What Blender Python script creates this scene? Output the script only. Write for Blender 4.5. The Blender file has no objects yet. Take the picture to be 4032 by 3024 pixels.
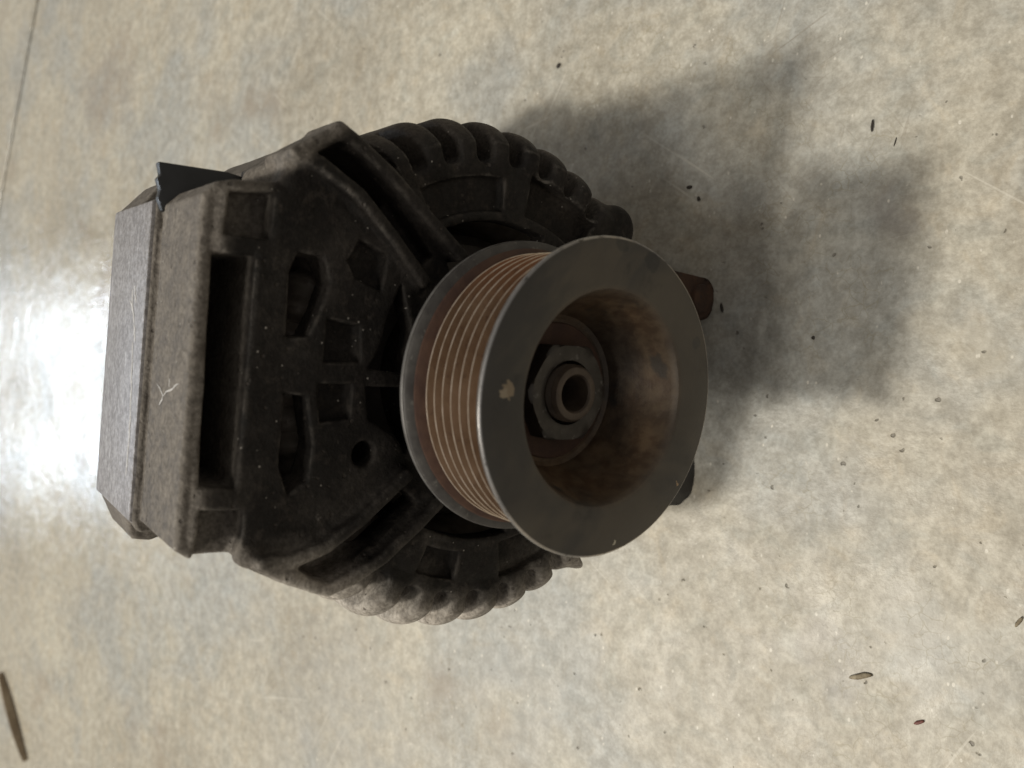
import bpy, math, random
import numpy as np
from mathutils import Matrix, Vector

S = 0.038                       # one model unit (the pulley's radius) in metres
SC = bpy.context.scene
COL = SC.collection
rng = random.Random(7)

# ------------------------------------------------------------------ camera
cam = bpy.data.cameras.new('camera')
cam.sensor_width = 36.0
cam.lens = 27.03
cam.clip_start = 0.005
cam.clip_end = 100
cam.dof.use_dof = True
cam.dof.focus_distance = 5.9 * S
cam.dof.aperture_fstop = 13.0
camo = bpy.data.objects.new('camera', cam)
COL.objects.link(camo)
RR = [[0.0466905, -0.9989094, 0.0], [-0.7873167, -0.0368004, 0.6154496], [-0.6147784, -0.0287357, -0.7881763]]
camo.matrix_world = Matrix([[RR[i][0], -RR[i][1], -RR[i][2], (0.0, -3.6, 6.89166)[i] * S] for i in range(3)] + [[0, 0, 0, 1]])
SC.camera = camo

# ------------------------------------------------------------------ light: roof lamps of the workshop and its far doorway
w = bpy.data.worlds.new('World')
SC.world = w
w.use_nodes = True
w.node_tree.nodes['Background'].inputs[0].default_value = (1.0, 0.93, 0.84, 1)
w.node_tree.nodes['Background'].inputs[1].default_value = 0.20

def area(name, direction, dist, sx, sy, watts, color, target=(0, 0, 0.05)):
    l = bpy.data.lights.new(name, 'AREA')
    l.shape = 'RECTANGLE'
    l.size, l.size_y, l.energy, l.color = sx, sy, watts, color
    o = bpy.data.objects.new(name, l)
    COL.objects.link(o)
    d = Vector(direction).normalized()
    o.location = Vector(target) + d * dist
    o.rotation_euler = d.to_track_quat('Z', 'Y').to_euler()
    return o

WARM = (1.0, 0.945, 0.84)
area('roof_lamp', (-0.385, 0.385, 1.0), 4.6, 0.40, 0.34, 134, WARM)
area('roof_lamp', (-0.33, -0.04, 0.94), 4.2, 0.9, 0.8, 42, WARM)
for sx in (-0.58, 0.52):                         # the two leaves of the far doorway
    area('doorway_light', (-0.03, 0.885, 0.40), 9.0, 0.70, 0.55, 50, (0.76, 0.87, 1.0)).location.x += sx

SC.view_settings.view_transform = 'Standard'
SC.view_settings.look = 'None'
SC.view_settings.exposure = 0.38
SC.view_settings.gamma = 1.0

# ------------------------------------------------------------------ node helpers
class NT:
    def __init__(self, name):
        self.m = bpy.data.materials.new(name)
        self.m.use_nodes = True
        self.t = self.m.node_tree
        self.b = self.t.nodes['Principled BSDF']
        tc = self.t.nodes.new('ShaderNodeTexCoord')
        self.co = tc.outputs['Object']
    def put(self, sock, v):
        if isinstance(v, bpy.types.NodeSocket):
            self.t.links.new(v, sock)
        elif isinstance(v, (tuple, list)):
            v = tuple(v)
            sock.default_value = v + (1.0,) if (len(v) == 3 and len(sock.default_value) == 4) else v
        else:
            sock.default_value = v
    def set(self, **k):
        for n, v in k.items():
            self.put(self.b.inputs[n.replace('_', ' ')], v)
        return self.m
    def mapping(self, scale=(1, 1, 1), rot=(0, 0, 0), loc=(0, 0, 0), co=None):
        if any(rot) and scale != (1, 1, 1):
            co = self.mapping(rot=rot, co=co)
            rot = (0, 0, 0)
        n = self.t.nodes.new('ShaderNodeMapping')
        self.put(n.inputs['Vector'], co or self.co)
        n.inputs['Scale'].default_value = scale
        n.inputs['Rotation'].default_value = rot
        n.inputs['Location'].default_value = loc
        return n.outputs[0]
    def noise(self, scale, detail=4, rough=0.55, co=None, dist=0.0):
        n = self.t.nodes.new('ShaderNodeTexNoise')
        self.put(n.inputs['Vector'], co or self.co)
        n.inputs['Scale'].default_value = scale
        n.inputs['Detail'].default_value = detail
        n.inputs['Roughness'].default_value = rough
        n.inputs['Distortion'].default_value = dist
        return n.outputs['Fac'] if 'Fac' in n.outputs else n.outputs[0]
    def voro(self, scale, feature='F1', co=None, out='Distance', rand=1.0):
        n = self.t.nodes.new('ShaderNodeTexVoronoi')
        n.feature = feature
        self.put(n.inputs['Vector'], co or self.co)
        n.inputs['Scale'].default_value = scale
        n.inputs['Randomness'].default_value = rand
        return n.outputs[out]
    def ramp(self, fac, stops, interp='LINEAR'):
        n = self.t.nodes.new('ShaderNodeValToRGB')
        n.color_ramp.interpolation = interp
        e = n.color_ramp.elements
        while len(e) < len(stops):
            e.new(0.5)
        for i, (p, c) in enumerate(stops):
            e[i].position = p
            e[i].color = (c, c, c, 1) if not isinstance(c, (tuple, list)) else tuple(c) + (1,)
        self.put(n.inputs[0], fac)
        return n.outputs[0]
    def mix(self, fac, a, b, mode='MIX'):
        n = self.t.nodes.new('ShaderNodeMix')
        n.data_type = 'RGBA'
        n.blend_type = mode
        self.put(n.inputs[0], fac)
        self.put(n.inputs[6], a)
        self.put(n.inputs[7], b)
        return n.outputs[2]
    def math(self, op, a, b=0.0, clamp=False):
        n = self.t.nodes.new('ShaderNodeMath')
        n.operation = op
        n.use_clamp = clamp
        self.put(n.inputs[0], a)
        self.put(n.inputs[1], b)
        return n.outputs[0]
    def rng(self, v, a, b, c=0.0, d=1.0):
        n = self.t.nodes.new('ShaderNodeMapRange')
        n.interpolation_type = 'SMOOTHSTEP'
        self.put(n.inputs['Value'], v)
        for k, x in zip(('From Min', 'From Max', 'To Min', 'To Max'), (a, b, c, d)):
            n.inputs[k].default_value = x
        return n.outputs[0]
    def sep(self, co=None):
        n = self.t.nodes.new('ShaderNodeSeparateXYZ')
        self.put(n.inputs[0], co or self.co)
        return n.outputs
    def dist(self, p, co=None):
        n = self.t.nodes.new('ShaderNodeVectorMath')
        n.operation = 'DISTANCE'
        self.put(n.inputs[0], co or self.co)
        n.inputs[1].default_value = p
        return n.outputs['Value']
    def warp(self, scale, amount):
        n = self.t.nodes.new('ShaderNodeTexNoise')
        self.put(n.inputs['Vector'], self.co)
        n.inputs['Scale'].default_value = scale
        v = self.t.nodes.new('ShaderNodeVectorMath')
        v.operation = 'SUBTRACT'
        self.put(v.inputs[0], n.outputs['Color'])
        v.inputs[1].default_value = (.5, .5, .5)
        u = self.t.nodes.new('ShaderNodeVectorMath')
        u.operation = 'SCALE'
        self.put(u.inputs[0], v.outputs[0])
        u.inputs['Scale'].default_value = amount
        a = self.t.nodes.new('ShaderNodeVectorMath')
        a.operation = 'ADD'
        self.put(a.inputs[0], self.co)
        self.put(a.inputs[1], u.outputs[0])
        return a.outputs[0]
    def bump(self, h, dist, strength=1.0):
        n = self.t.nodes.new('ShaderNodeBump')
        n.inputs['Strength'].default_value = strength
        n.inputs['Distance'].default_value = dist
        self.put(n.inputs['Height'], h)
        self.put(self.b.inputs['Normal'], n.outputs[0])

# ------------------------------------------------------------------ materials
def m_concrete():
    k = NT('concrete')
    wv = k.warp(18, 0.03)
    big = k.noise(7, 5, .55, wv)
    mid = k.noise(38, 5, .6, wv)
    fine = k.noise(210, 4, .65)
    tiny = k.noise(700, 2, .6)
    col = k.ramp(big, [(.28, (.325, .303, .258)), (.48, (.425, .400, .342)), (.70, (.50, .475, .408))])
    cool = k.noise(8.5, 4, .55, wv)
    col = k.mix(k.rng(cool, .47, .62, 0, .75), col, (.350, .358, .350))
    col = k.mix(k.rng(mid, .34, .66, 0.0, 1.0), k.mix(.22, col, k.mix(1.0, col, (.74, .72, .68), 'MULTIPLY')), col)
    col = k.mix(k.rng(fine, .36, .64, .0, 1.0), k.mix(1.0, col, (.85, .84, .815), 'MULTIPLY'), k.mix(1.0, col, (1.08, 1.08, 1.07), 'MULTIPLY'))
    col = k.mix(k.rng(tiny, .35, .65, .0, .5), col, k.mix(1.0, col, (.72, .70, .68), 'MULTIPLY'))
    grain = k.noise(125, 3, .6, k.mapping(loc=(4, 1, 0)), .6)
    tint = k.noise(80, 3, .6, k.mapping(loc=(8, 3, 1)), .8)
    col = k.mix(k.rng(grain, .36, .66, 0, 1), k.mix(1.0, col, (.905, .898, .886), 'MULTIPLY'), k.mix(1.0, col, (1.06, 1.06, 1.055), 'MULTIPLY'))
    col = k.mix(k.rng(tint, .50, .68, 0, .6), col, k.mix(1.0, col, (.90, .94, .98), 'MULTIPLY'))
    col = k.mix(k.rng(tint, .30, .46, .5, 0), col, k.mix(1.0, col, (1.04, .98, .90), 'MULTIPLY'))
    # brown stains
    st = k.math('MULTIPLY', k.rng(k.noise(9, 3, .5, k.mapping(loc=(3.1, 1.7, 0))), .60, .72), k.rng(k.noise(60, 4, .6), .35, .65, .2, .8))
    col = k.mix(st, col, (.245, .200, .150))
    # marks that lie where they lie: spilt coffee-brown patch, smears, grey and pale patches
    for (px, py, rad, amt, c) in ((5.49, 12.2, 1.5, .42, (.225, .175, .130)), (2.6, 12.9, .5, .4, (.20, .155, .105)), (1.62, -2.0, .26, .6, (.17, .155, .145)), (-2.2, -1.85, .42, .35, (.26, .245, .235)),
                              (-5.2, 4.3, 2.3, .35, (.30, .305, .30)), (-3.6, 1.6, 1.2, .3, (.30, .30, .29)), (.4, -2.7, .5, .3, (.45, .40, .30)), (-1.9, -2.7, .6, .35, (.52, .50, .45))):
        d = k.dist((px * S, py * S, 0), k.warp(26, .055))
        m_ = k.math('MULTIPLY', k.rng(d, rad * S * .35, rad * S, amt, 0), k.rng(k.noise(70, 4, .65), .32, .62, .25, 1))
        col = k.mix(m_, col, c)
    # small dark pits
    pv = k.voro(150)
    pm = k.rng(k.noise(420, 1, .5, k.mapping(loc=(9, 4, 2))), .56, .64)
    pits = k.math('MULTIPLY', k.rng(pv, .07, .15, 1, 0), pm)
    col = k.mix(k.math('MULTIPLY', pits, .75), col, (.12, .105, .085))
    # pale flecks
    fl = k.math('MULTIPLY', k.rng(k.voro(190, co=k.mapping(loc=(1.3, .4, 0), scale=(1, 1.6, 1))), .09, .16, 1, 0), k.rng(k.noise(260, 1, .5, k.mapping(loc=(2, 8, 1))), .5, .6))
    col = k.mix(k.math('MULTIPLY', fl, .7), col, (.62, .59, .52))
    # crackle of the sealer in patches
    ce = k.voro(230, 'DISTANCE_TO_EDGE', k.warp(200, .004))
    cm = k.rng(k.noise(11, 3, .5, k.mapping(loc=(5.4, 2.2, 0))), .52, .62)
    crk = k.math('MULTIPLY', k.rng(ce, .012, .04, 1, 0), cm)
    crk = k.math('MULTIPLY', crk, k.rng(k.noise(90, 2), .4, .6))
    col = k.mix(k.math('MULTIPLY', crk, .4), col, (.22, .19, .12))
    # a net of dark hair scratches
    dsc = None
    for ang, off in ((.25, 2), (-.6, 5), (1.1, 9), (1.75, 13), (2.5, 17)):
        q = k.rng(k.noise(1, 2, .5, k.mapping(scale=(26, 700, 1), rot=(0, 0, ang), loc=(off, off, 0))), .685, .71)
        dsc = q if dsc is None else k.math('MAXIMUM', dsc, q)
    dsc = k.math('MULTIPLY', dsc, k.rng(k.noise(6, 3, .6, k.mapping(loc=(2.2, 5.5, 0))), .50, .62))
    col = k.mix(k.math('MULTIPLY', dsc, .45), col, (.20, .17, .13))
    # long thin scratches, pale
    scr = None
    for ang, off, lo in ((.5, 0, .70), (-.9, 3, .71), (1.35, 7, .70), (2.2, 11, .715)):
        s = k.rng(k.noise(1, 2, .5, k.mapping(scale=(9, 420, 1), rot=(0, 0, ang), loc=(off, off * 2, 0))), lo, lo + .03)
        scr = s if scr is None else k.math('MAXIMUM', scr, s)
    scr = k.math('MULTIPLY', scr, k.rng(k.noise(14, 2, .5, k.mapping(loc=(7, 7, 7))), .45, .6))
    col = k.mix(k.math('MULTIPLY', scr, .35), col, (.60, .57, .50))
    rough = k.rng(k.noise(55, 5, .65, wv), .3, .7, .43, .60)
    # a worn, polished lane of floor further off
    polish = k.rng(k.math('ADD', k.sep()[1], k.math('MULTIPLY', k.noise(12, 3), .12)), 5 * S, 15 * S)
    rough = k.math('SUBTRACT', rough, k.math('MULTIPLY', polish, .33))
    h = k.math('ADD', k.math('MULTIPLY', mid, .8), k.math('MULTIPLY', fine, .35))
    h = k.math('SUBTRACT', h, k.math('MULTIPLY', pits, .6))
    k.bump(h, .0013, .65)
    return k.set(Base_Color=col, Roughness=rough, Specular_IOR_Level=.5)

def m_cast(name='cast_aluminium', clean=0.0):
    """greasy cast aluminium: dark oily dirt round the pulley, dry dust out towards the foot and the rim"""
    k = NT(name)
    x, y, z = k.sep()
    r = k.math('SQRT', k.math('ADD', k.math('MULTIPLY', x, x), k.math('MULTIPLY', y, y)))
    n1 = k.noise(45, 5, .6)
    n2 = k.noise(260, 4, .65)
    n3 = k.noise(750, 3, .7)
    # dust cover: grows with distance from the axis and away from the drive end
    a = k.rng(r, 1.35 * S, 1.85 * S)
    b = k.rng(z, -1.34 * S, -1.14 * S, 1, 0)
    f = k.rng(y, 1.95 * S, 2.12 * S)
    dust = k.math('MAXIMUM', k.math('MULTIPLY', a, b), f)
    ax = k.math('ABSOLUTE', x)
    flank = k.rng(k.math('ADD', ax, y), 2.80 * S, 2.92 * S)
    left = k.math('MULTIPLY', k.rng(x, -1.30 * S, -.95 * S, 1, 0), k.rng(r, 1.50 * S, 1.80 * S))
    dust = k.math('MAXIMUM', dust, k.math('MAXIMUM', k.math('MULTIPLY', flank, .85), k.math('MULTIPLY', left, .75)))  # dust on flanks and left ribs, with the light they catch painted in
    dust = k.math('ADD', dust, k.math('MULTIPLY', k.math('SUBTRACT', n1, .5), .9), True)
    grease = k.mix(k.rng(n1, .3, .7), (.0078, .0066, .0058), (.0185, .0158, .0138))
    grease = k.mix(k.rng(n2, .52, .70, 0, .6), grease, (.040, .034, .029))
    grime_and_light = k.mix(k.rng(n2, .3, .7), (.092, .081, .070), (.150, .135, .118))
    grime_and_light = k.mix(k.math('MULTIPLY', k.rng(x, -1.25 * S, -.85 * S, 1, 0), k.rng(y, 1.4 * S, 1.75 * S, 1, 0)), grime_and_light, k.mix(k.rng(n2, .3, .7), (.24, .215, .185), (.38, .35, .31)))  # left fins: pale dust, lightened further to carry the light on that side
    side = k.rng(x, -.6 * S, .9 * S)
    grime_and_light = k.mix(k.math('MULTIPLY', k.math('MULTIPLY', side, k.rng(y, 1.15 * S, 1.6 * S, 1, 0)), .8), grime_and_light, (.050, .041, .033))
    col = k.mix(dust, grease, grime_and_light)
    col = k.mix(k.rng(n3, .32, .68), k.mix(1.0, col, (.72, .71, .70), 'MULTIPLY'), k.mix(1.0, col, (1.28, 1.28, 1.28), 'MULTIPLY'))
    # rubbed corners, where dust and bare metal show
    geo = k.t.nodes.new('ShaderNodeNewGeometry')
    worn = k.math('MULTIPLY', k.rng(geo.outputs['Pointiness'], .512, .545), k.rng(n2, .38, .6))
    col = k.mix(k.math('MULTIPLY', worn, .35), col, k.mix(k.rng(r, 1.1 * S, 1.7 * S), (.075, .066, .057), (.24, .22, .195)))
    pit = k.math('MULTIPLY', k.rng(k.voro(330), .10, .22, 1, 0), k.rng(k.noise(300, 1), .5, .62))
    col = k.mix(k.math('MULTIPLY', pit, .7), col, (.05, .042, .036))
    fleck = k.math('MULTIPLY', k.rng(k.voro(420, co=k.mapping(loc=(3, 1, 2))), .07, .14, 1, 0), k.rng(k.noise(210, 1, .5, k.mapping(loc=(1, 5, 2))), .55, .63))
    col = k.mix(k.math('MULTIPLY', fleck, .8), col, (.32, .30, .27))
    h = k.math('ADD', k.math('MULTIPLY', n2, .7), k.math('MULTIPLY', n3, .5))
    h = k.math('SUBTRACT', h, k.math('MULTIPLY', pit, .5))
    k.bump(h, .0006, .9)
    return k.set(Base_Color=col, Roughness=k.rng(n2, .3, .7, .62, .85), Metallic=0.0, Specular_IOR_Level=.22)

def m_foot_top():
    k = NT('machined_foot_face')
    n1 = k.noise(40, 4, .6)
    n2 = k.noise(420, 4, .7)
    st = k.noise(1, 3, .6, k.mapping(scale=(60, 700, 900)))
    col = k.mix(k.rng(n1, .3, .7), (.165, .155, .153), (.225, .212, .205))
    col = k.mix(k.rng(n2, .35, .68, 0, .8), col, (.31, .30, .30))
    col = k.mix(k.rng(st, .60, .68, 0, .6), col, (.42, .41, .41))
    col = k.mix(k.rng(k.noise(800, 3, .7), .35, .66), k.mix(1.0, col, (.75, .74, .74), 'MULTIPLY'), k.mix(1.0, col, (1.2, 1.2, 1.22), 'MULTIPLY'))
    k.bump(n2, .0003, .6)
    return k.set(Base_Color=col, Roughness=.5, Metallic=.35)

def m_pulley():
    k = NT('worn_dark_steel')
    x, y, z = k.sep()
    r = k.math('SQRT', k.math('ADD', k.math('MULTIPLY', x, x), k.math('MULTIPLY', y, y)))
    n1 = k.noise(38, 5, .6)
    n2 = k.noise(300, 3, .6)
    col = k.mix(k.rng(n1, .3, .7), (.042, .038, .034), (.064, .059, .052))
    # rust grows inside the bore
    inner = k.math('MULTIPLY', k.rng(r, .62 * S, .72 * S, 1, 0), k.rng(n1, .25, .6, .35, 1))
    col = k.mix(inner, col, k.mix(k.rng(n2, .35, .65), (.070, .042, .024), (.110, .078, .050)))
    smut = k.math('MULTIPLY', k.rng(k.noise(85, 4, .6, k.mapping(loc=(2, 3, 1))), .58, .70), k.rng(k.noise(25, 2), .42, .55))
    col = k.mix(k.math('MULTIPLY', smut, .8), col, (.030, .028, .026))
    for (px, py, rad) in ((.90, -.27, .085), (.96, .02, .06), (.42, -.80, .05)):
        d = k.dist((px * S, py * S, 0), k.warp(420, .0022))
        col = k.mix(k.rng(d, rad * S * .7, rad * S, .75, 0), col, (.030, .030, .030))
    for (px, py, rad, c) in ((.02, .81, .050, (.30, .23, .15)), (-.93, -.18, .018, (.36, .36, .32)), (-.56, -.76, .015, (.38, .26, .15)), (.0, .84, .030, (.36, .29, .2))):
        d = k.dist((px * S, py * S, 0), k.warp(900, .0030))
        col = k.mix(k.rng(d, rad * S * .85, rad * S, .95, 0), col, c)
    # bare metal on the rim's corner
    edge = k.math('MULTIPLY', k.rng(r, .985 * S, .992 * S), k.rng(n2, .25, .5))
    col = k.mix(edge, col, (.36, .35, .34))
    comb = k.t.nodes.new('ShaderNodeCombineXYZ')
    k.put(comb.inputs[0], r)
    turn = k.noise(2600, 3, .7, comb.outputs[0])
    blot = k.noise(17, 4, .6, k.mapping(loc=(.7, .2, .4)), 1.2)
    col = k.mix(k.rng(blot, .42, .62), k.mix(1.0, col, (.62, .63, .66), 'MULTIPLY'), k.mix(1.0, col, (1.18, 1.10, .98), 'MULTIPLY'))
    col = k.mix(k.rng(turn, .55, .75, 0, .35), col, k.mix(1.0, col, (1.6, 1.55, 1.5), 'MULTIPLY'))
    k.bump(k.math('ADD', k.math('ADD', k.math('MULTIPLY', n2, .6), n1), k.math('MULTIPLY', turn, .25)), .0003, .5)
    met = k.rng(r, .985 * S, .992 * S, .25, .8)
    return k.set(Base_Color=col, Roughness=k.rng(n1, .3, .7, .42, .62), Metallic=met)

def m_groove():
    k = NT('rusty_grooved_steel')
    x, y, z = k.sep()
    n1 = k.noise(60, 5, .6)
    n2 = k.noise(420, 3, .65)
    col = k.mix(k.rng(n1, .3, .7), (.100, .055, .028), (.160, .100, .060))
    col = k.mix(k.math('MULTIPLY', k.rng(x, .45 * S, .9 * S), .8), col, (.23, .085, .030))
    col = k.mix(k.rng(n2, .58, .7, 0, .7), col, (.07, .035, .02))
    k.bump(n2, .0003, .5)
    return k.set(Base_Color=col, Roughness=.5, Metallic=.25)

def m_simple(name, a, b, rough, metal=0.0, ns=120, bump=.0003, fl=None):
    k = NT(name)
    n1 = k.noise(ns, 5, .6)
    col = k.mix(k.rng(n1, .32, .68), a, b)
    if fl:
        col = k.mix(k.rng(k.noise(ns * 3, 3, .6), .60, .70), col, fl)
    if bump:
        k.bump(n1, bump, .6)
    return k.set(Base_Color=col, Roughness=rough, Metallic=metal)

M = dict(
    concrete=m_concrete(), cast=m_cast(), foot=m_foot_top(), pulley=m_pulley(), groove=m_groove(),
    crest=m_simple('bare_steel_crest', (.50, .40, .31), (.72, .62, .52), .34, .75, 300, 0),
    rim=m_simple('bare_steel_rim', (.30, .29, .28), (.50, .49, .48), .32, .8, 160, 0),
    flange=m_simple('dark_flange_steel', (.030, .027, .026), (.062, .058, .054), .55, .2, 150, .0004, (.10, .095, .085)),
    redrust=m_simple('red_rust', (.042, .018, .012), (.070, .034, .020), .7, 0, 160),
    rust=m_simple('brown_rust', (.030, .015, .009), (.062, .030, .015), .85, 0, 150, .0010, (.022, .017, .014)),
    nut=m_simple('oily_nut_steel', (.028, .024, .021), (.055, .049, .044), .42, .35, 170, .0004, (.10, .095, .09)),
    shaft=m_simple('rusty_shaft_steel', (.050, .035, .026), (.092, .070, .052), .55, .2, 170, .0004),
    rubber=m_simple('black_rubber', (.012, .012, .012), (.026, .025, .025), .42, 0, 200, .0004),
    tab=m_simple('black_plastic', (.012, .013, .014), (.020, .021, .023), .45, 0, 120, .0001),
    iron=m_simple('dark_lamination', (.045, .038, .034), (.080, .070, .062), .6, .2, 90),
    coil=m_simple('varnished_coil', (.16, .13, .11), (.26, .23, .2), .5, 0, 140),
    chalk=m_simple('scratched_white', (.38, .37, .36), (.56, .55, .54), .7, 0, 900, 0),
    joint=m_simple('joint_dirt', (.045, .040, .035), (.075, .066, .056), .9, 0, 60, .0004),
    stem=m_simple('dry_stem_fibre', (.24, .185, .125), (.35, .285, .20), .8, 0, 130),
    grit=m_simple('dark_grit', (.020, .016, .012), (.045, .036, .028), .8, 0, 500),
    chip=m_simple('red_chip', (.10, .03, .025), (.16, .06, .045), .6, 0, 500),
    husk=m_simple('straw_husk', (.11, .085, .05), (.27, .23, .16), .8, 0, 420, .0003, (.06, .045, .03)),
)

# ------------------------------------------------------------------ mesh helpers
def mesh_from(name, V, F, smooth=True, angle=None):
    me = bpy.data.meshes.new(name)
    me.from_pydata([tuple(v) for v in V], [], [tuple(f) for f in F])
    me.update()
    if smooth:
        me.polygons.foreach_set('use_smooth', [True] * len(me.polygons))
        if angle:
            me.set_sharp_from_angle(angle=math.radians(angle))
    return me

def obj(name, me, mat, parent=None, loc=None):
    o = bpy.data.objects.new(name, me)
    COL.objects.link(o)
    for m_ in (mat if isinstance(mat, (list, tuple)) else [mat]):
        me.materials.append(m_)
    if parent:
        o.parent = parent
    if loc is not None:
        o.location = loc
    return o

def lathe(name, prof, seg=160, angle=28, wob=None):
    """prof: (r, z) in model units round the local z axis, closed loop if it ends where it began"""
    V, F = [], []
    closed = prof[0] == prof[-1]
    P = prof[:-1] if closed else prof
    n = len(P)
    for i in range(seg):
        a = 2 * math.pi * i / seg
        for (r, z) in P:
            rr, zz = (r, z) if wob is None else wob(r, z, a)
            V.append((rr * S * math.cos(a), rr * S * math.sin(a), zz * S))
    for i in range(seg):
        j = (i + 1) % seg
        for k in range(n if closed else n - 1):
            l = (k + 1) % n
            F.append((i * n + k, j * n + k, j * n + l, i * n + l))
    return mesh_from(name, V, F, True, angle)

def prism(name, poly, z0, z1, bevel=0.0, plane='xy'):
    """polygon with rounded-off (bevelled) rims, extruded from z0 to z1 (model units)"""
    import bmesh
    bm = bmesh.new()
    lo = [bm.verts.new((x * S, y * S, z0 * S)) for x, y in poly]
    hi = [bm.verts.new((x * S, y * S, z1 * S)) for x, y in poly]
    n = len(poly)
    bm.faces.new(lo[::-1]); bm.faces.new(hi)
    for i in range(n):
        bm.faces.new((lo[i], lo[(i + 1) % n], hi[(i + 1) % n], hi[i]))
    bmesh.ops.recalc_face_normals(bm, faces=bm.faces)
    if bevel:
        bmesh.ops.bevel(bm, geom=list(bm.edges), offset=bevel * S, segments=2, profile=.6, affect='EDGES')
    me = bpy.data.meshes.new(name)
    bm.to_mesh(me); bm.free()
    me.polygons.foreach_set('use_smooth', [True] * len(me.polygons))
    me.set_sharp_from_angle(angle=math.radians(35))
    return me

# ------------------------------------------------------------------ floor with its saw-cut joint
J1, J2 = np.array([8.22, 15.99]), np.array([3.876, 17.683])
jd = (J2 - J1) / np.linalg.norm(J2 - J1)
jn = np.array([jd[1], -jd[0]]);  jn = jn if jn[1] > 0 else -jn
jm = (J1 + J2) / 2
def jp(s, o): return tuple((jm + jd * s + jn * o)) 
L, HW, DP = 300.0, 0.075, 0.10
Vf = []
for (o, z) in ((-250, 0), (-HW - .03, 0), (-HW, -.03), (-HW, -DP), (HW, -DP), (HW, -.03), (HW + .03, 0), (250, 0)):
    for s in (-L, L):
        p = jp(s, o)
        Vf.append((p[0] * S, p[1] * S, z * S))
Ff = [(2 * i, 2 * i + 1, 2 * i + 3, 2 * i + 2) for i in range(7)]
fm = mesh_from('floor', Vf, Ff, False)
floor = obj('floor', fm, [M['concrete'], M['joint']])
fm.polygons[3].material_index = 1
fm.update()
if fm.polygons[0].normal.z < 0:
    fm.flip_normals()
floor['kind'] = 'structure'

# ------------------------------------------------------------------ the alternator
XL, YL, ZL = Vector((0.9977459, -0.0671058, 0)), Vector((0.0150186, 0.2233004, 0.9746340)), Vector((-0.0654036, -0.9724370, 0.2238048))
CW = Vector((-0.0650356, -1.1335274, 2.7441361))
P0 = Vector((0, -2.54, -1.2))                     # the point of the floor under its front lugs, in its own axes
alt = bpy.data.objects.new('alternator', None)
COL.objects.link(alt)
ROT = Matrix((XL, YL, ZL)).transposed()
base = CW + ROT @ P0
alt.matrix_world = Matrix.Translation(base * S) @ ROT.to_4x4()
alt.empty_display_size = .05
alt['label'] = 'greasy dark vehicle alternator lying on the concrete floor, its grooved pulley facing the viewer'
alt['category'] = 'alternator'
OFF = -P0 * S
FLOOR_Y = lambda z: -2.54 - 0.22960 * (z + 1.2)   # the floor's height along the axis, model units

def part(name, me, mat, parent=None):
    return obj(name, me, mat, parent or alt, OFF if parent is None else None)

# ---- the castings as one signed distance field, meshed with surface nets
H = 0.0135
lo = np.array([-2.05, -2.05, -3.25]); hi = np.array([2.05, 2.42, -0.80])
nx, ny, nz = (np.ceil((hi - lo) / H).astype(int) + 1)
gx = (lo[0] + H * np.arange(nx)).astype(np.float32)
gy = (lo[1] + H * np.arange(ny)).astype(np.float32)
gz = (lo[2] + H * np.arange(nz)).astype(np.float32)

def smin(a, b, k):
    h = np.maximum(k - np.abs(a - b), 0) / k
    return np.minimum(a, b) - h * h * k * .25
def smax(a, b, k):
    return -smin(-a, -b, k)
def rbox(px, py, bx, by, r):
    qx, qy = np.abs(px) - bx + r, np.abs(py) - by + r
    return np.hypot(np.maximum(qx, 0), np.maximum(qy, 0)) + np.minimum(np.maximum(qx, qy), 0) - r
def ext(d2, z, z0, z1, r=.03):
    """a 2-D distance made solid between z0 and z1 with rounded rims"""
    dz = np.abs(z - (z0 + z1) / 2) - abs(z1 - z0) / 2
    a, b = d2 + r, dz + r
    return np.hypot(np.maximum(a, 0), np.maximum(b, 0)) + np.minimum(np.maximum(a, b), 0) - r
def poly2(px, py, pts):
    P = np.array(pts, np.float32)
    n = len(P)
    shp = np.broadcast(px, py).shape
    d = np.full(shp, 1e9, np.float32); s = np.ones(shp, np.float32)
    for i in range(n):
        a, b = P[i], P[i - 1]
        ex, ey = b - a
        wx, wy = px - a[0], py - a[1]
        t = np.clip((wx * ex + wy * ey) / (ex * ex + ey * ey), 0, 1)
        d = np.minimum(d, (wx - ex * t) ** 2 + (wy - ey * t) ** 2)
        c1, c2, c3 = py >= a[1], py < b[1], ex * wy > ey * wx
        flip = (c1 & c2 & c3) | (~c1 & ~c2 & ~c3)
        s = np.where(flip, -s, s)
    return s * np.sqrt(d)
def seg2(px, py, a, b, rad):
    ex, ey = b[0] - a[0], b[1] - a[1]
    wx, wy = px - a[0], py - a[1]
    t = np.clip((wx * ex + wy * ey) / (ex * ex + ey * ey), 0, 1)
    return np.hypot(wx - ex * t, wy - ey * t) - rad

X2, Y2 = gx[:, None], gy[None, :]
R2 = np.hypot(X2, Y2); T2 = np.degrees(np.arctan2(Y2, X2 + 0 * Y2))
TU = np.where(T2 < -90, T2 + 360, T2)             # -90 .. 270, seam at the bottom
ZZ = gz[None, None, :]
FZ = -1.16                                        # plane of the drive-end face

# turned shell
ro, zb = 1.80, -3.0
def prof(rad, zf, cr):
    zc = (zf + (-4.0)) / 2
    return rbox(R2[:, :, None], ZZ - zc, rad, (zf + 4.0) / 2, cr).astype(np.float32)
D = prof(ro, FZ, .40)
D = np.maximum(D, -2.45 - ZZ)
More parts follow.
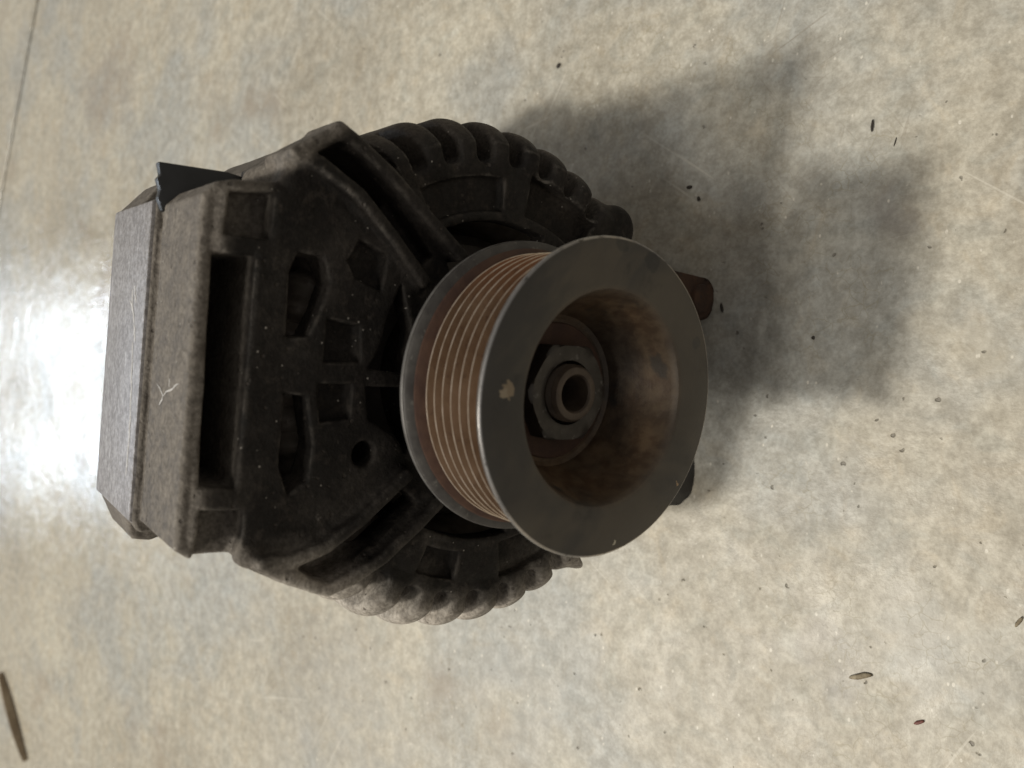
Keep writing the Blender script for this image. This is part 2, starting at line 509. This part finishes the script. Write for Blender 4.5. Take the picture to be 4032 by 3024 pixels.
# fins: a rounded ridge every ten degrees
FR = (TU < 36.5) | (TU > 143.5)
ang = np.deg2rad((TU + 3600) % 10 - 5)
arc = ang * R2
fade = np.clip((R2 - 1.50) / .22, 0, 1) * FR
ridge = np.sqrt(np.maximum(1 - (np.abs(ang) / np.deg2rad(5.15)) ** 2, 0)) * fade
D -= (.125 * ridge)[:, :, None].astype(np.float32) * np.clip((ZZ + 2.35) / .25, 0, 1)
# gusset that carries the foot
def inset(pts, d):
    P = np.array(pts, float); n = len(P); out = []
    ar = sum(P[i][0] * P[(i + 1) % n][1] - P[(i + 1) % n][0] * P[i][1] for i in range(n))
    for i in range(n):
        e1 = P[i] - P[i - 1]; e2 = P[(i + 1) % n] - P[i]
        n1 = np.array([-e1[1], e1[0]]) / np.linalg.norm(e1); n2 = np.array([-e2[1], e2[0]]) / np.linalg.norm(e2)
        b = n1 + n2
        b = b / max(1 + n1 @ n2, .35)
        out.append(tuple(P[i] + b * d * (1 if ar > 0 else -1)))
    return out
G = poly2(X2, Y2, inset([(-1.13, 2.1), (1.05, 2.1), (1.10, 1.74), (1.24, 1.72), (1.50, 1.41), (1.46, 1.22), (1.1, .75), (-1.1, .75), (-1.36, 1.02), (-1.43, 1.18), (-1.44, 1.30), (-1.39, 1.43), (-1.26, 1.70), (-1.17, 1.78)], .14)) - .14
D = smin(D, ext(G[:, :, None], ZZ, -3.1, FZ, .08), .08)
# the cavity
cav = prof(1.66, FZ - .17, .36)
D = smax(D, -cav, .03)
hubblk = ext((R2 - .74)[:, :, None], ZZ, -1.6, -1.0, .04)
D = smin(D, hubblk, .04)

def box_slices(b0, b1):
    s = []
    for g, a, b in zip((gx, gy, gz), b0, b1):
        i0 = max(int((a - g[0]) / H) - 2, 0); i1 = min(int((b - g[0]) / H) + 3, len(g))
        s.append(slice(i0, i1))
    return tuple(s)
def apply(fn, b0, b1, mode, k=.03):
    global D
    sl = box_slices(b0, b1)
    d = fn(gx[sl[0]][:, None], gy[sl[1]][None, :], gz[sl[2]][None, None, :]).astype(np.float32)
    D[sl] = smax(D[sl], -d, k) if mode == 'cut' else smin(D[sl], d, k)
def cut_poly(pts, z0, z1, r=.03, k=.03, grow=0.0):
    p = np.array(pts)
    apply(lambda x, y, z: ext(poly2(x, y, pts)[:, :, None] - grow, z, z0, z1, r), (p[:, 0].min() - .1, p[:, 1].min() - .1, z0 - .1), (p[:, 0].max() + .1, p[:, 1].max() + .1, z1 + .1), 'cut', k)
def add_poly(pts, z0, z1, r=.03, k=.04):
    p = np.array(pts)
    apply(lambda x, y, z: ext(poly2(x, y, pts)[:, :, None], z, z0, z1, r), (p[:, 0].min() - .15, p[:, 1].min() - .15, z0 - .15), (p[:, 0].max() + .15, p[:, 1].max() + .15, z1 + .15), 'add', k)
def sector(a0, a1, r0, r1, n=9):
    A = np.radians(np.linspace(a0, a1, n))
    return [(r1 * math.cos(a), r1 * math.sin(a)) for a in A] + [(r0 * math.cos(a), r0 * math.sin(a)) for a in A[::-1]]

# foot: front bar, rear bar a little higher, with chamfered ends
add_poly([(-1.15, 1.60), (-1.17, 2.06), (-1.10, 2.165), (.94, 2.175), (1.035, 2.09), (1.06, 1.60)], -2.02, -1.20, .04, .03)
add_poly([(-1.20, 1.60), (-1.36, 1.98), (-1.34, 2.10), (-1.11, 2.205), (.97, 2.215), (1.18, 2.05), (1.20, 1.90), (1.06, 1.60)], -3.06, -2.02, .03, .02)
apply(lambda x, y, z: np.sqrt((x[:, :, None] - 1.24) ** 2 + (z + 2.22) ** 2) - .30 + 0 * y[:, :, None], (.8, 1.74, -2.6), (1.4, 2.4, -1.8), 'cut', .03)
apply(lambda x, y, z: np.sqrt((x[:, :, None] + 1.42) ** 2 + (z + 2.16) ** 2) - .26 + 0 * y[:, :, None], (-1.5, 1.85, -2.5), (-1.05, 2.4, -1.8), 'cut', .03)
# pockets in the foot's front
cut_poly([(-.74, 1.86), (-.72, 2.06), (.62, 2.09), (.64, 1.86)], -1.95, -1.0, .05, .04)
cut_poly([(.75, 1.78), (.74, 2.04), (.98, 2.03), (1.02, 1.78)], -1.34, -1.0, .05, .04)
cut_poly([(-.87, 1.80), (-.86, 2.05), (-1.5, 2.06), (-1.5, 1.80)], -1.33, -1.0, .05, .03)
# openings under the bar
cut_poly([(.70, 1.44), (.70, 1.60), (.58, 1.64), (.18, 1.63), (.20, 1.50), (.36, 1.44), (.55, 1.39)], -1.85, -1.0, .05, .03)
cut_poly([(-.17, 1.48), (-.16, 1.61), (-.60, 1.60), (-.78, 1.53), (-.70, 1.42), (-.48, 1.41)], -1.85, -1.0, .05, .03)
# windows round the hub
cut_poly([(.60, .88), (.30, .76), (.01, .77), (.03, 1.07), (.16, 1.0), (.40, .95)], -1.7, -.9, .03, .03)
cut_poly([(-.09, 1.07), (-.08, .77), (-.48, .66), (-.52, .72), (-.40, .84), (-.30, 1.03)], -1.7, -.9, .03, .03)
for a0, a1 in ((-16, 33), (-62, -24), (-112, -70), (-160, -120), (-208, -168)):
    cut_poly(sector(a0, a1, .78, 1.17), -1.7, -.9, .03, .03)
# shallow pockets of the upper web
cut_poly([(.84, 1.20), (.78, 1.00), (.54, 1.03), (.60, 1.22), (.70, 1.28)], -1.225, -1.0, .03, .03)
cut_poly([(.32, 1.38), (.30, 1.16), (.07, 1.13), (.05, 1.38)], -1.215, -1.0, .03, .03)
cut_poly([(-.09, 1.40), (-.08, 1.18), (-.30, 1.17), (-.33, 1.37)], -1.225, -1.0, .03, .03)
apply(lambda x, y, z: ext(np.hypot(x + .53, (y - 1.045) * 1.05)[:, :, None] - .085, z, -1.7, -1.0, .02), (-.7, .9, -1.8), (-.35, 1.2, -.95), 'cut', .03)
# ring recesses between the webs
for a0, a1, r0, r1, zf in ((4, 32, 1.24, 1.48, -1.225), (-33, -6, 1.25, 1.56, -1.30), (-66, -40, 1.24, 1.52, -1.26), (-100, -72, 1.24, 1.52, -1.26), (-134, -106, 1.24, 1.52, -1.26), (-171, -150, 1.24, 1.52, -1.28), (-201, -188, 1.28, 1.48, -1.25)):
    cut_poly(sector(a0, a1, r0, r1), zf, -.9, .03, .03)
# boss and through-bolt pads on the rim
for (bx, by, br) in ((1.33, -1.17, .21), (-1.36, -1.16, .19)):
    apply(lambda x, y, z: ext(np.hypot(x - bx, y - by)[:, :, None] - br, z, -2.4, -1.18, .10), (bx - .4, by - .4, -2.5), (bx + .4, by + .4, -1.0), 'add', .06)
# slots between the fins
SR = FR | (np.abs(TU - 36.5) < 1)
sang = np.deg2rad((TU + 3600 + 5) % 10 - 5)
sl2 = np.abs(sang * R2) - .070
ok = (TU < 32.5) | (TU > 147.5)
for pad in (-39, -47):
    ok &= ~((TU > pad - 4) & (TU < pad + 4))
sl2 = np.where(ok, sl2, .2)
rr_ = 1.585 - R2                                  # inner end of the slot
s2d = np.hypot(np.maximum(sl2 + .05, 0), np.maximum(rr_ + .05, 0)) + np.minimum(np.maximum(sl2 + .05, rr_ + .05), 0) - .05
sl = (slice(None), slice(None), slice(int((-2.2 - gz[0]) / H), nz))
zz_ = gz[sl[2]][None, None, :]
slot = np.maximum(s2d[:, :, None], -1.66 - zz_)
slot = np.maximum(slot, (1.40 - R2)[:, :, None])
D[sl] = smax(D[sl], -slot.astype(np.float32), .035)
# tangential webs with the channel between them
WEBS = ([(1.44, 1.46), (1.26, 1.70), (1.24, 1.55), (1.11, 1.27), (.89, 1.01), (.64, .75)],
        [(1.47, 1.44), (1.41, 1.30), (1.28, 1.07), (1.09, .80), (.86, .47)],
        [(-1.28, 1.50), (-1.19, 1.68), (-1.18, 1.48), (-1.11, 1.28), (-.95, 1.05), (-.67, .74)],
        [(-1.28, 1.50), (-1.36, 1.34), (-1.39, 1.24), (-1.34, 1.08), (-1.22, .86), (-1.02, .62), (-.87, .46)])
cut_poly([(1.30, 1.60), (1.28, 1.52), (1.16, 1.27), (1.00, 1.06), (1.12, .98), (1.24, 1.12), (1.36, 1.33), (1.39, 1.43)], -1.50, -1.0, .04, .03)
cut_poly([(1.06, 1.12), (.76, .72), (.83, .64), (1.15, 1.01)], -1.30, -.95, .03, .03)
cut_poly([(-1.23, 1.58), (-1.23, 1.48), (-1.15, 1.27), (-1.00, 1.04), (-1.12, .86), (-1.32, 1.14), (-1.37, 1.34)], -1.40, -1.0, .05, .04)
cut_poly([(-1.04, 1.07), (-.78, .72), (-.88, .58), (-1.15, .90)], -1.36, -.95, .03, .03)
def pline(x, y, P, rad):
    d = None
    for a, b in zip(P, P[1:]):
        e = seg2(x, y, a, b, rad)
        d = e if d is None else np.minimum(d, e)
    return d
for P in WEBS:
    q_ = np.array(P)
    apply(lambda x, y, z: ext(pline(x, y, P, .045)[:, :, None], z, -1.48, -1.05, .035), (q_[:, 0].min() - .2, q_[:, 1].min() - .2, -1.55), (q_[:, 0].max() + .2, q_[:, 1].max() + .2, -.9), 'add', .05)
# broken knob at the foot's left corner
apply(lambda x, y, z: np.sqrt((x[:, :, None] + 1.15) ** 2 + (y[:, :, None] - 1.75) ** 2 + (z + 1.20) ** 2) - .075, (-1.4, 1.55, -1.4), (-.95, 1.95, -1.0), 'add', .06)
# unevenness of the casting
def lumps(f, amp, seed):
    q = np.random.RandomState(seed)
    d = 0
    for _ in range(5):
        k = q.normal(size=3) * f; ph = q.uniform(0, 6.28)
        d = d + np.sin(k[0] * gx[:, None, None] + k[1] * gy[None, :, None] + k[2] * gz[None, None, :] + ph)
    return (d * amp).astype(np.float32)
D += lumps(5, .0007, 1) + lumps(14, .0004, 2)
# nothing below the floor, and nothing behind the castings' back plane
D = np.maximum(D, -3.1 - ZZ)

def surface_nets(D, lo, h):
    s = D < 0
    nx, ny, nz = D.shape
    acc = np.zeros((nx - 1, ny - 1, nz - 1, 3), np.float32); cnt = np.zeros((nx - 1, ny - 1, nz - 1), np.float32)
    c = lambda i, j, k: (slice(i, nx - 1 + i), slice(j, ny - 1 + j), slice(k, nz - 1 + k))
    corners = [(i, j, k) for i in (0, 1) for j in (0, 1) for k in (0, 1)]
    n_in = sum(s[c(*q)].astype(np.int8) for q in corners)
    act = (n_in > 0) & (n_in < 8)
    I = np.argwhere(act)
    pos = np.zeros((len(I), 3), np.float64); num = np.zeros(len(I))
    for q in corners:
        for ax in range(3):
            if q[ax]: continue
            p = list(q); p[ax] = 1
            d0 = D[I[:, 0] + q[0], I[:, 1] + q[1], I[:, 2] + q[2]].astype(np.float64)
            d1 = D[I[:, 0] + p[0], I[:, 1] + p[1], I[:, 2] + p[2]].astype(np.float64)
            cr = (d0 < 0) != (d1 < 0)
            t = np.where(cr, d0 / np.where(cr, d0 - d1, 1), 0)
            v = np.tile(np.array(q, float), (len(I), 1)); v[:, ax] = t
            pos[cr] += v[cr]; num[cr] += 1
    pos = pos / num[:, None] + I
    idx = -np.ones(act.shape, np.int64); idx[act] = np.arange(len(I))
    Q = []
    for ax in range(3):
        o1, o2 = [(1, 2), (2, 0), (0, 1)][ax]
        a = np.moveaxis(s, ax, 0)
        ch = np.moveaxis((a[:-1] != a[1:]), 0, ax)
        E = np.argwhere(ch)
        m = (E[:, o1] > 0) & (E[:, o2] > 0) & (E[:, o1] < D.shape[o1] - 1) & (E[:, o2] < D.shape[o2] - 1)
        E = E[m]
        def g(d1, d2):
            F = E.copy(); F[:, o1] -= d1; F[:, o2] -= d2
            return idx[F[:, 0], F[:, 1], F[:, 2]]
        q4 = np.stack([g(1, 1), g(0, 1), g(0, 0), g(1, 0)], 1)
        ins = s[E[:, 0], E[:, 1], E[:, 2]]
        q4[~ins] = q4[~ins][:, ::-1]
        Q.append(q4)
    Q = np.concatenate(Q)
    Q = Q[(Q >= 0).all(1)]
    # normals from the field's gradient
    g = np.clip(np.round(pos).astype(int), 1, np.array(D.shape) - 2)
    N = np.stack([D[g[:, 0] + (a == 0), g[:, 1] + (a == 1), g[:, 2] + (a == 2)] - D[g[:, 0] - (a == 0), g[:, 1] - (a == 1), g[:, 2] - (a == 2)] for a in range(3)], 1)
    N /= np.linalg.norm(N, axis=1)[:, None] + 1e-9
    return pos * h + lo, Q, N

def np_mesh(name, V, Q, N=None):
    me = bpy.data.meshes.new(name)
    used, inv = np.unique(Q.ravel(), return_inverse=True)
    me.vertices.add(len(used))
    me.vertices.foreach_set('co', (V[used] * S).astype(np.float32).ravel())
    me.loops.add(Q.size)
    me.loops.foreach_set('vertex_index', inv.astype(np.int32).ravel())
    me.polygons.add(len(Q))
    me.polygons.foreach_set('loop_start', np.arange(0, Q.size, 4, dtype=np.int32))
    me.polygons.foreach_set('use_smooth', np.ones(len(Q), bool))
    me.update(calc_edges=True)
    me.validate()
    if N is not None and len(me.vertices) == len(used):
        me.normals_split_custom_set_from_vertices(N[used].tolist())
    return me

V, Q, N = surface_nets(D, lo, H)
# smooth normals a little over the mesh: mean of the faces' normals blended with the gradient
fn = np.cross(V[Q[:, 2]] - V[Q[:, 0]], V[Q[:, 3]] - V[Q[:, 1]])
VN = np.zeros_like(V)
for c_ in range(4):
    np.add.at(VN, Q[:, c_], fn)
VN /= np.linalg.norm(VN, axis=1)[:, None] + 1e-12
N = VN

# which part each face belongs to
fc = V[Q].mean(1)
fr = np.hypot(fc[:, 0], fc[:, 1]); ft = np.degrees(np.arctan2(fc[:, 1], fc[:, 0])); ft = np.where(ft < -90, ft + 360, ft)
lab = np.zeros(len(Q), int)
foot = (fc[:, 1] > 1.66) & (fc[:, 0] > -1.5) & (fc[:, 0] < 1.22) & (fr > 1.7)
lab[foot] = 1
finm = (fr > 1.57) & (fc[:, 2] > -2.2) & ((ft < 36) | (ft > 144)) & ~foot
fi = np.floor((ft + 90) / 10).astype(int)
lab[finm] = 100 + fi[finm]
for i, P in enumerate(WEBS):
    d = pline(fc[:, 0], fc[:, 1], P, .0)
    lab[(d < .085) & (fc[:, 2] > -1.20) & ~foot & (fr > .8)] = 10 + i

housing = part('front_housing', np_mesh('front_housing', V, Q[lab == 0], N), M['cast'])
footo = part('mounting_foot', np_mesh('mounting_foot', V, Q[lab == 1], N), M['cast'])
pad = part('foot_pad', prism('foot_pad', [(-1.13, 1.95), (-1.17, 2.14), (-1.115, 2.222), (.965, 2.236), (1.0, 2.17), (1.0, 1.95)], -3.08, -2.035, .022), M['foot'])
for i in range(4):
    part('web_rib', np_mesh('web_rib', V, Q[lab == 10 + i], N), M['cast'], housing)
for k_ in sorted(set(lab[lab >= 100].tolist())):
    if (lab == k_).sum() > 120:
        part('cooling_fin', np_mesh('cooling_fin', V, Q[lab == k_], N), M['cast'], housing)
    else:
        pass

# ---- bottom lugs, each with its bush; they stand on the floor
import bmesh
def lug_mesh(name, cx, cy, rad, z0, z1, top, seg=40, rough=.012, seed=1):
    q = random.Random(seed)
    prof2 = []
    for i in range(seg):
        a = math.pi + math.pi * i / (seg - 1)
        prof2.append((cx + rad * math.cos(a), cy + rad * math.sin(a)))
    prof2 += [(cx + rad * 1.05, top), (cx - rad * 1.05, top)]
    me = prism(name, prof2, z0, z1, .03)
    for v in me.vertices:
        x, y, z = v.co / S
        n = math.sin(x * 31 + seed) * math.sin(y * 27 + 2) * math.sin(z * 29) * rough
        x += n; y += n
        y = max(y, FLOOR_Y(z) + .004)
        v.co = Vector((x, y, z)) * S
    return me
lug_r = part('mounting_lug', lug_mesh('mounting_lug', .90, -2.36, .205, -1.55, -1.20, -1.35, seed=3), M['rust'])
lug_r['label'] = 'rusty brown lug with a steel bush'
lug_l = part('mounting_lug', lug_mesh('mounting_lug', -.80, -2.32, .25, -1.55, -1.20, -1.35, seed=5), M['rubber'])
lug_l['label'] = 'black rubber-coated lug'
bush = lathe('bushing', [(.0001, -1.68), (.12, -1.58), (.13, -1.56), (.13, -1.12), (.12, -1.10), (.0001, -1.10)], 40)
obj('bushing', bush, M['rust'], lug_r, (.90 * S, -2.32 * S, -.06 * S))

# ---- rear end (the part turned away from the camera)
part('stator_core', lathe('stator_core', [(1.30, -2.44), (1.88, -2.44), (1.90, -2.5), (1.90, -3.2), (1.88, -3.26), (1.30, -3.26), (1.30, -2.44)], 144), M['iron'])
def wobr(r, z, a):
    f = max(0, min(1, (r - 1.3) / .3)); g = .03 * math.cos(36 * a) * f
    rr, zz = r + g, z
    if r > 1.2: rr *= 1 + .15 * max(0, math.cos(a + .35)) ** 4  # unseen bulge added on one side to round out the cast shadow
    ca, sa = rr * math.cos(a), rr * math.sin(a)
    fy = FLOOR_Y(zz) + .004
    if sa < fy: rr = rr * fy / sa
    return rr, zz
part('rear_housing', lathe('rear_housing', [(.2, -3.3), (1.80, -3.26), (1.87, -3.34), (1.88, -3.9), (1.74, -4.2), (1.45, -4.34), (.9, -4.38), (.85, -4.55), (.3, -4.6), (.0001, -4.6)], 180, 40, wobr), M['cast'])
def coil(r, z, a):
    b = (.5 + .5 * math.cos(a * 48)) ** .7
    return r + (.05 * b if r > 1.3 else 0), z + .05 * b * (1 if z > -1.7 else 0)
part('stator_winding', lathe('stator_winding', [(1.22, -2.40), (1.24, -1.72), (1.30, -1.58), (1.42, -1.58), (1.50, -1.70), (1.54, -2.40)], 384, 60, coil), M['coil'])
rot = lathe('rotor', [(.28, -1.55), (1.02, -1.60), (1.10, -1.68), (1.10, -2.40), (.28, -2.44)], 96)
part('rotor', rot, M['iron'])

# ---- pulley
front = [(.18, -.52), (.485, -.52), (.512, -.50), (.56, -.38), (.62, -.20), (.658, -.06), (.668, -.03), (.682, -.010), (.70, -.003), (.715, 0), (.985, 0), (.995, -.004), (1.0, -.010), (1.0, -.030), (.992, -.036), (.93, -.050), (.80, -.06), (.72, -.66), (.18, -.68), (.18, -.52)]
pulley = part('pulley', lathe('pulley', front, 220, 22), [M['pulley']])
obj('rim_edge', lathe('rim_edge', [(1.0003, -.010), (1.0018, -.012), (1.0018, -.027), (1.0003, -.030)], 220), M['rim'], pulley)
band, crest = [], []
zc = [-.135 - .0885 * i for i in range(7)]
band.append((.90, -.045)); band.append((.845, -.09))
for i, z in enumerate(zc):
    band += [(.916, z + .0045), (.920, z + .0025), (.920, z - .0025), (.916, z - .0045)]
    if i < 6:
        band += [(.845, z - .036), (.838, z - .045), (.845, z - .054)]
band += [(.86, -.70), (.865, -.735)]
bmesh_ = lathe('grooved_band', band, 220, 18)
go = obj('grooved_band', bmesh_, [M['groove'], M['crest']], pulley)
for p in bmesh_.polygons:
    rm = max((bmesh_.vertices[v].co.xy.length) for v in p.vertices) / S
    rn = min((bmesh_.vertices[v].co.xy.length) for v in p.vertices) / S
    if rn > .914:
        p.material_index = 1
obj('belt_shoulder', lathe('belt_shoulder', [(.86, -.715), (.90, -.735), (.945, -.745), (.955, -.752), (.94, -.80), (.80, -.80)], 220), M['redrust'], pulley)
obj('rear_flange', lathe('rear_flange', [(.80, -.76), (.945, -.757), (.955, -.755), (.998, -.772), (1.006, -.780), (1.0087, -.79), (1.0087, -.830), (1.0, -.842), (.80, -.85), (.5, -.86)], 220, 24), [M['flange']], pulley)
obj('rim_edge', lathe('rim_edge', [(1.0088, -.802), (1.0100, -.806), (1.0100, -.826), (1.0088, -.830)], 220), M['rim'], pulley)

# ---- nut and shaft end in the bore
def hexnut():
    bm = bmesh.new()
    n = 6; rad = .358; a0 = math.radians(92)
    rings = []
    def ring(f, z, seg=48, mix=0.0):
        vs = []
        for i in range(seg):
            a = 2 * math.pi * i / seg
            hexr = rad * math.cos(math.pi / 6) / math.cos(((a - a0) % (math.pi / 3)) - math.pi / 6)
            r_ = hexr * (1 - mix) + f * mix
            if mix < 1: r_ = min(hexr, f) if mix == 0 else r_
            vs.append(bm.verts.new((r_ * math.cos(a) * S, r_ * math.sin(a) * S, z * S)))
        return vs
    rings = [ring(9, -.53), ring(9, -.385), ring(.348, -.374), ring(.318, -.362), ring(.25, -.360, mix=1.0), ring(.215, -.368, mix=1.0), ring(.205, -.46, mix=1.0)]
    for A, B in zip(rings, rings[1:]):
        for i in range(48):
            bm.faces.new((A[i], A[(i + 1) % 48], B[(i + 1) % 48], B[i]))
    bmesh.ops.recalc_face_normals(bm, faces=bm.faces)
    me = bpy.data.meshes.new('pulley_nut')
    bm.to_mesh(me); bm.free()
    me.polygons.foreach_set('use_smooth', [True] * len(me.polygons))
    me.set_sharp_from_angle(angle=math.radians(25))
    return me
part('pulley_nut', hexnut(), M['nut'])
part('rotor_shaft', lathe('rotor_shaft', [(.19, -1.2), (.19, -.385), (.182, -.378), (.192, -.370), (.182, -.360), (.192, -.350), (.182, -.340), (.190, -.328), (.174, -.300), (.158, -.294), (.130, -.297), (.120, -.31), (.112, -.56), (.0001, -.58)], 64, 35), M['shaft'])
part('washer', lathe('washer', [(.30, -.525), (.455, -.525), (.46, -.512), (.455, -.506), (.30, -.505)], 64), M['redrust'])

# ---- broken black plate between the two bars of the foot
plate = prism('black_tab', [(1.225, 1.70), (1.235, 1.80), (1.205, 2.235), (1.185, 2.23), (1.12, 2.215), (1.10, 2.235), (1.03, 2.21), (.98, 2.22), (.90, 2.19), (.90, 1.7)], -2.032, -1.955, .014)
part('black_tab', plate, M['tab'])

# ---- scratches drawn in white on the foot's top
def stroke(name, pts, width, y, parent):
    V_, F_ = [], []
    for i, (x, z) in enumerate(pts):
        a = pts[max(i - 1, 0)]; b = pts[min(i + 1, len(pts) - 1)]
        dx, dz = b[0] - a[0], b[1] - a[1]
        l = math.hypot(dx, dz); nx_, nz_ = -dz / l, dx / l
        w_ = width * (.35 if i in (0, len(pts) - 1) else 1) * rng.uniform(.7, 1.2)
        yy = y(x, z)
        V_ += [(x + nx_ * w_, yy, z + nz_ * w_), (x - nx_ * w_, yy, z - nz_ * w_), (x, yy + .003, z)]
    for i in range(len(pts) - 1):
        p, q = i * 3, i * 3 + 3
        F_ += [(p, p + 2, q + 2, q), (p + 2, p + 1, q + 1, q + 2)]
    me = mesh_from(name, [(a * S, b * S, c * S) for a, b, c in V_], F_, True)
    return obj(name, me, M['chalk'], parent)
fy1 = lambda x, z: 2.165 + .010 * (x + 1.1) / 2.04 + .003
fy2 = lambda x, z: 2.222 + .014 * (x + 1.115) / 2.09 + .002
def path(a, b, n, j):
    return [(a[0] + (b[0] - a[0]) * t + rng.uniform(-j, j), a[1] + (b[1] - a[1]) * t + rng.uniform(-j, j)) for t in [i / (n - 1) for i in range(n)]]
SCR = [(((-.189, -1.806), (-.242, -1.652)), .009, fy1, 5), (((-.242, -1.652), (-.138, -1.358)), .010, fy1, 6), (((-.242, -1.652), (-.314, -1.726)), .012, fy1, 4), (((-.134, -1.55), (-.178, -1.549)), .006, fy1, 3),
       (((.40, -2.36), (.259, -2.335), ), .008, fy2, 5), (((.27, -2.335), (.17, -2.25)), .012, fy2, 5), (((.17, -2.25), (.046, -2.209)), .011, fy2, 5), (((.33, -2.42), (.26, -2.30)), .008, fy2, 4),
       (((.044, -2.258), (-.232, -2.207)), .007, fy2, 7), (((-.20, -2.207), (-.546, -2.168)), .007, fy2, 8), (((-.52, -2.168), (-.83, -2.177)), .005, fy2, 7), (((.42, -2.30), (.30, -2.24)), .005, fy2, 4)]
for (a_, b_), w__, f__, n__ in SCR:
    stroke('chalk_mark', path(a_, b_, n__, .008), w__ * (.5 if f__ is fy1 else 1.0), f__, footo if f__ is fy1 else pad)

# ------------------------------------------------------------------ small litter on the floor
def tag(o, label, cat, group=None):
    o['label'] = label; o['category'] = cat
    if group: o['group'] = group
    return o

def crumb(name, x, y, lx, ly, hz, rot, mat, seed):
    q = random.Random(seed)
    bm = bmesh.new()
    bmesh.ops.create_icosphere(bm, subdivisions=2, radius=1)
    for v in bm.verts:
        n = 1 + q.uniform(-.16, .16)
        v.co = Vector((v.co.x * lx * n * S, v.co.y * ly * n * S, max(v.co.z, -.55) * hz * S * n))
    zmin = min(v.co.z for v in bm.verts)
    for v in bm.verts: v.co.z -= zmin
    me = bpy.data.meshes.new(name)
    bm.to_mesh(me); bm.free()
    me.polygons.foreach_set('use_smooth', [True] * len(me.polygons))
    o = obj(name, me, mat)
    o.location = (x * S, y * S, 0)
    o.rotation_euler = (0, 0, rot)
    return o

GR = 'dark crumbs scattered on the concrete'
tag(crumb('dirt_crumb', 1.863, -.395, 0.0236, 0.0186, 0.0136, .3, M['grit'], 1), 'round black dirt crumb in the shadow, nearer the pulley of the close pair', 'crumb', GR)
tag(crumb('dirt_crumb', 1.987, -.293, 0.0186, 0.0322, 0.0136, .1, M['grit'], 2), 'oval black dirt crumb in the shadow, farther from the pulley of the close pair', 'crumb', GR)
tag(crumb('dirt_crumb', 2.307, -1.93, 0.0484, 0.0112, 0.0186, -.05, M['grit'], 3), 'slim black sliver lying alone on lit concrete beyond the shadow tip', 'crumb', GR)
tag(crumb('dirt_crumb', 3.521, 1.336, 0.0223, 0.0310, 0.0136, .9, M['grit'], 4), 'small dark crumb on bright concrete beyond the fins, outside the shadow', 'crumb', GR)
tag(crumb('dirt_crumb', .807, -.68, 0.0465, 0.0136, 0.0124, .2, M['grit'], 5), 'thin brown-black crumb in the deep shadow beside the rusty lug', 'crumb', GR)
tag(crumb('dirt_crumb', .524, -1.527, 0.0161, 0.0161, 0.0112, .2, M['grit'], 6), 'tiny black crumb at the middle of the shadow in front of the pulley', 'crumb', GR)
tag(crumb('straw_husk', -2.288, -2.04, .024, .105, .02, .42, M['husk'], 7), 'pale brown straw husk with dark spots lying on bare concrete', 'husk')

tag(crumb('rust_chip', -2.536, -2.486, .014, .045, .014, .55, M['chip'], 8), 'tiny red-brown chip on bright concrete beyond the straw husk', 'chip')
tag(crumb('bark_chip', -1.594, -3.113, .014, .050, .016, 1.1, M['husk'], 9), 'tiny brown bark chip on bare concrete, farthest from the alternator', 'chip')
tag(crumb('thread_scrap', 2.143, -2.111, .040, .005, .006, -.25, M['grit'], 10), 'hair-thin dark thread scrap on lit concrete next to the slim black sliver', 'scrap')

def stem():
    a, b = Vector((-7.167, 16.177)), Vector((-8.582, 14.554))
    d = (b - a).normalized(); n = Vector((-d.y, d.x))
    V_, F_ = [], []
    K = 14
    for i in range(K):
        t = i / (K - 1)
        c = a + (b - a) * t + n * .03 * math.sin(t * 5)
        w_ = .105 * (.25 + .75 * math.sin(math.pi * min(1, .12 + t * .85)) ** .6)
        for (o_, z) in ((-w_, .015), (-w_ * .75, .13), (-w_ * .35, .05), (w_ * .4, .06), (w_ * .8, .16), (w_, .015)):
            p = c + n * o_
            V_.append((p.x * S, p.y * S, z * S * (.6 + .4 * math.sin(math.pi * t))))
    for i in range(K - 1):
        for j in range(5):
            F_.append((i * 6 + j, i * 6 + j + 1, i * 6 + 7 + j, i * 6 + 6 + j))
        F_.append((i * 6 + 5, i * 6, i * 6 + 6, i * 6 + 11))
    F_ += [tuple(range(6))[::-1], tuple((K - 1) * 6 + j for j in range(6))]
    return mesh_from('dry_stem', V_, F_, True, 50)
tag(obj('dry_stem', stem(), M['stem']), 'dry brown split stem lying on the far concrete, away from the alternator', 'stem')
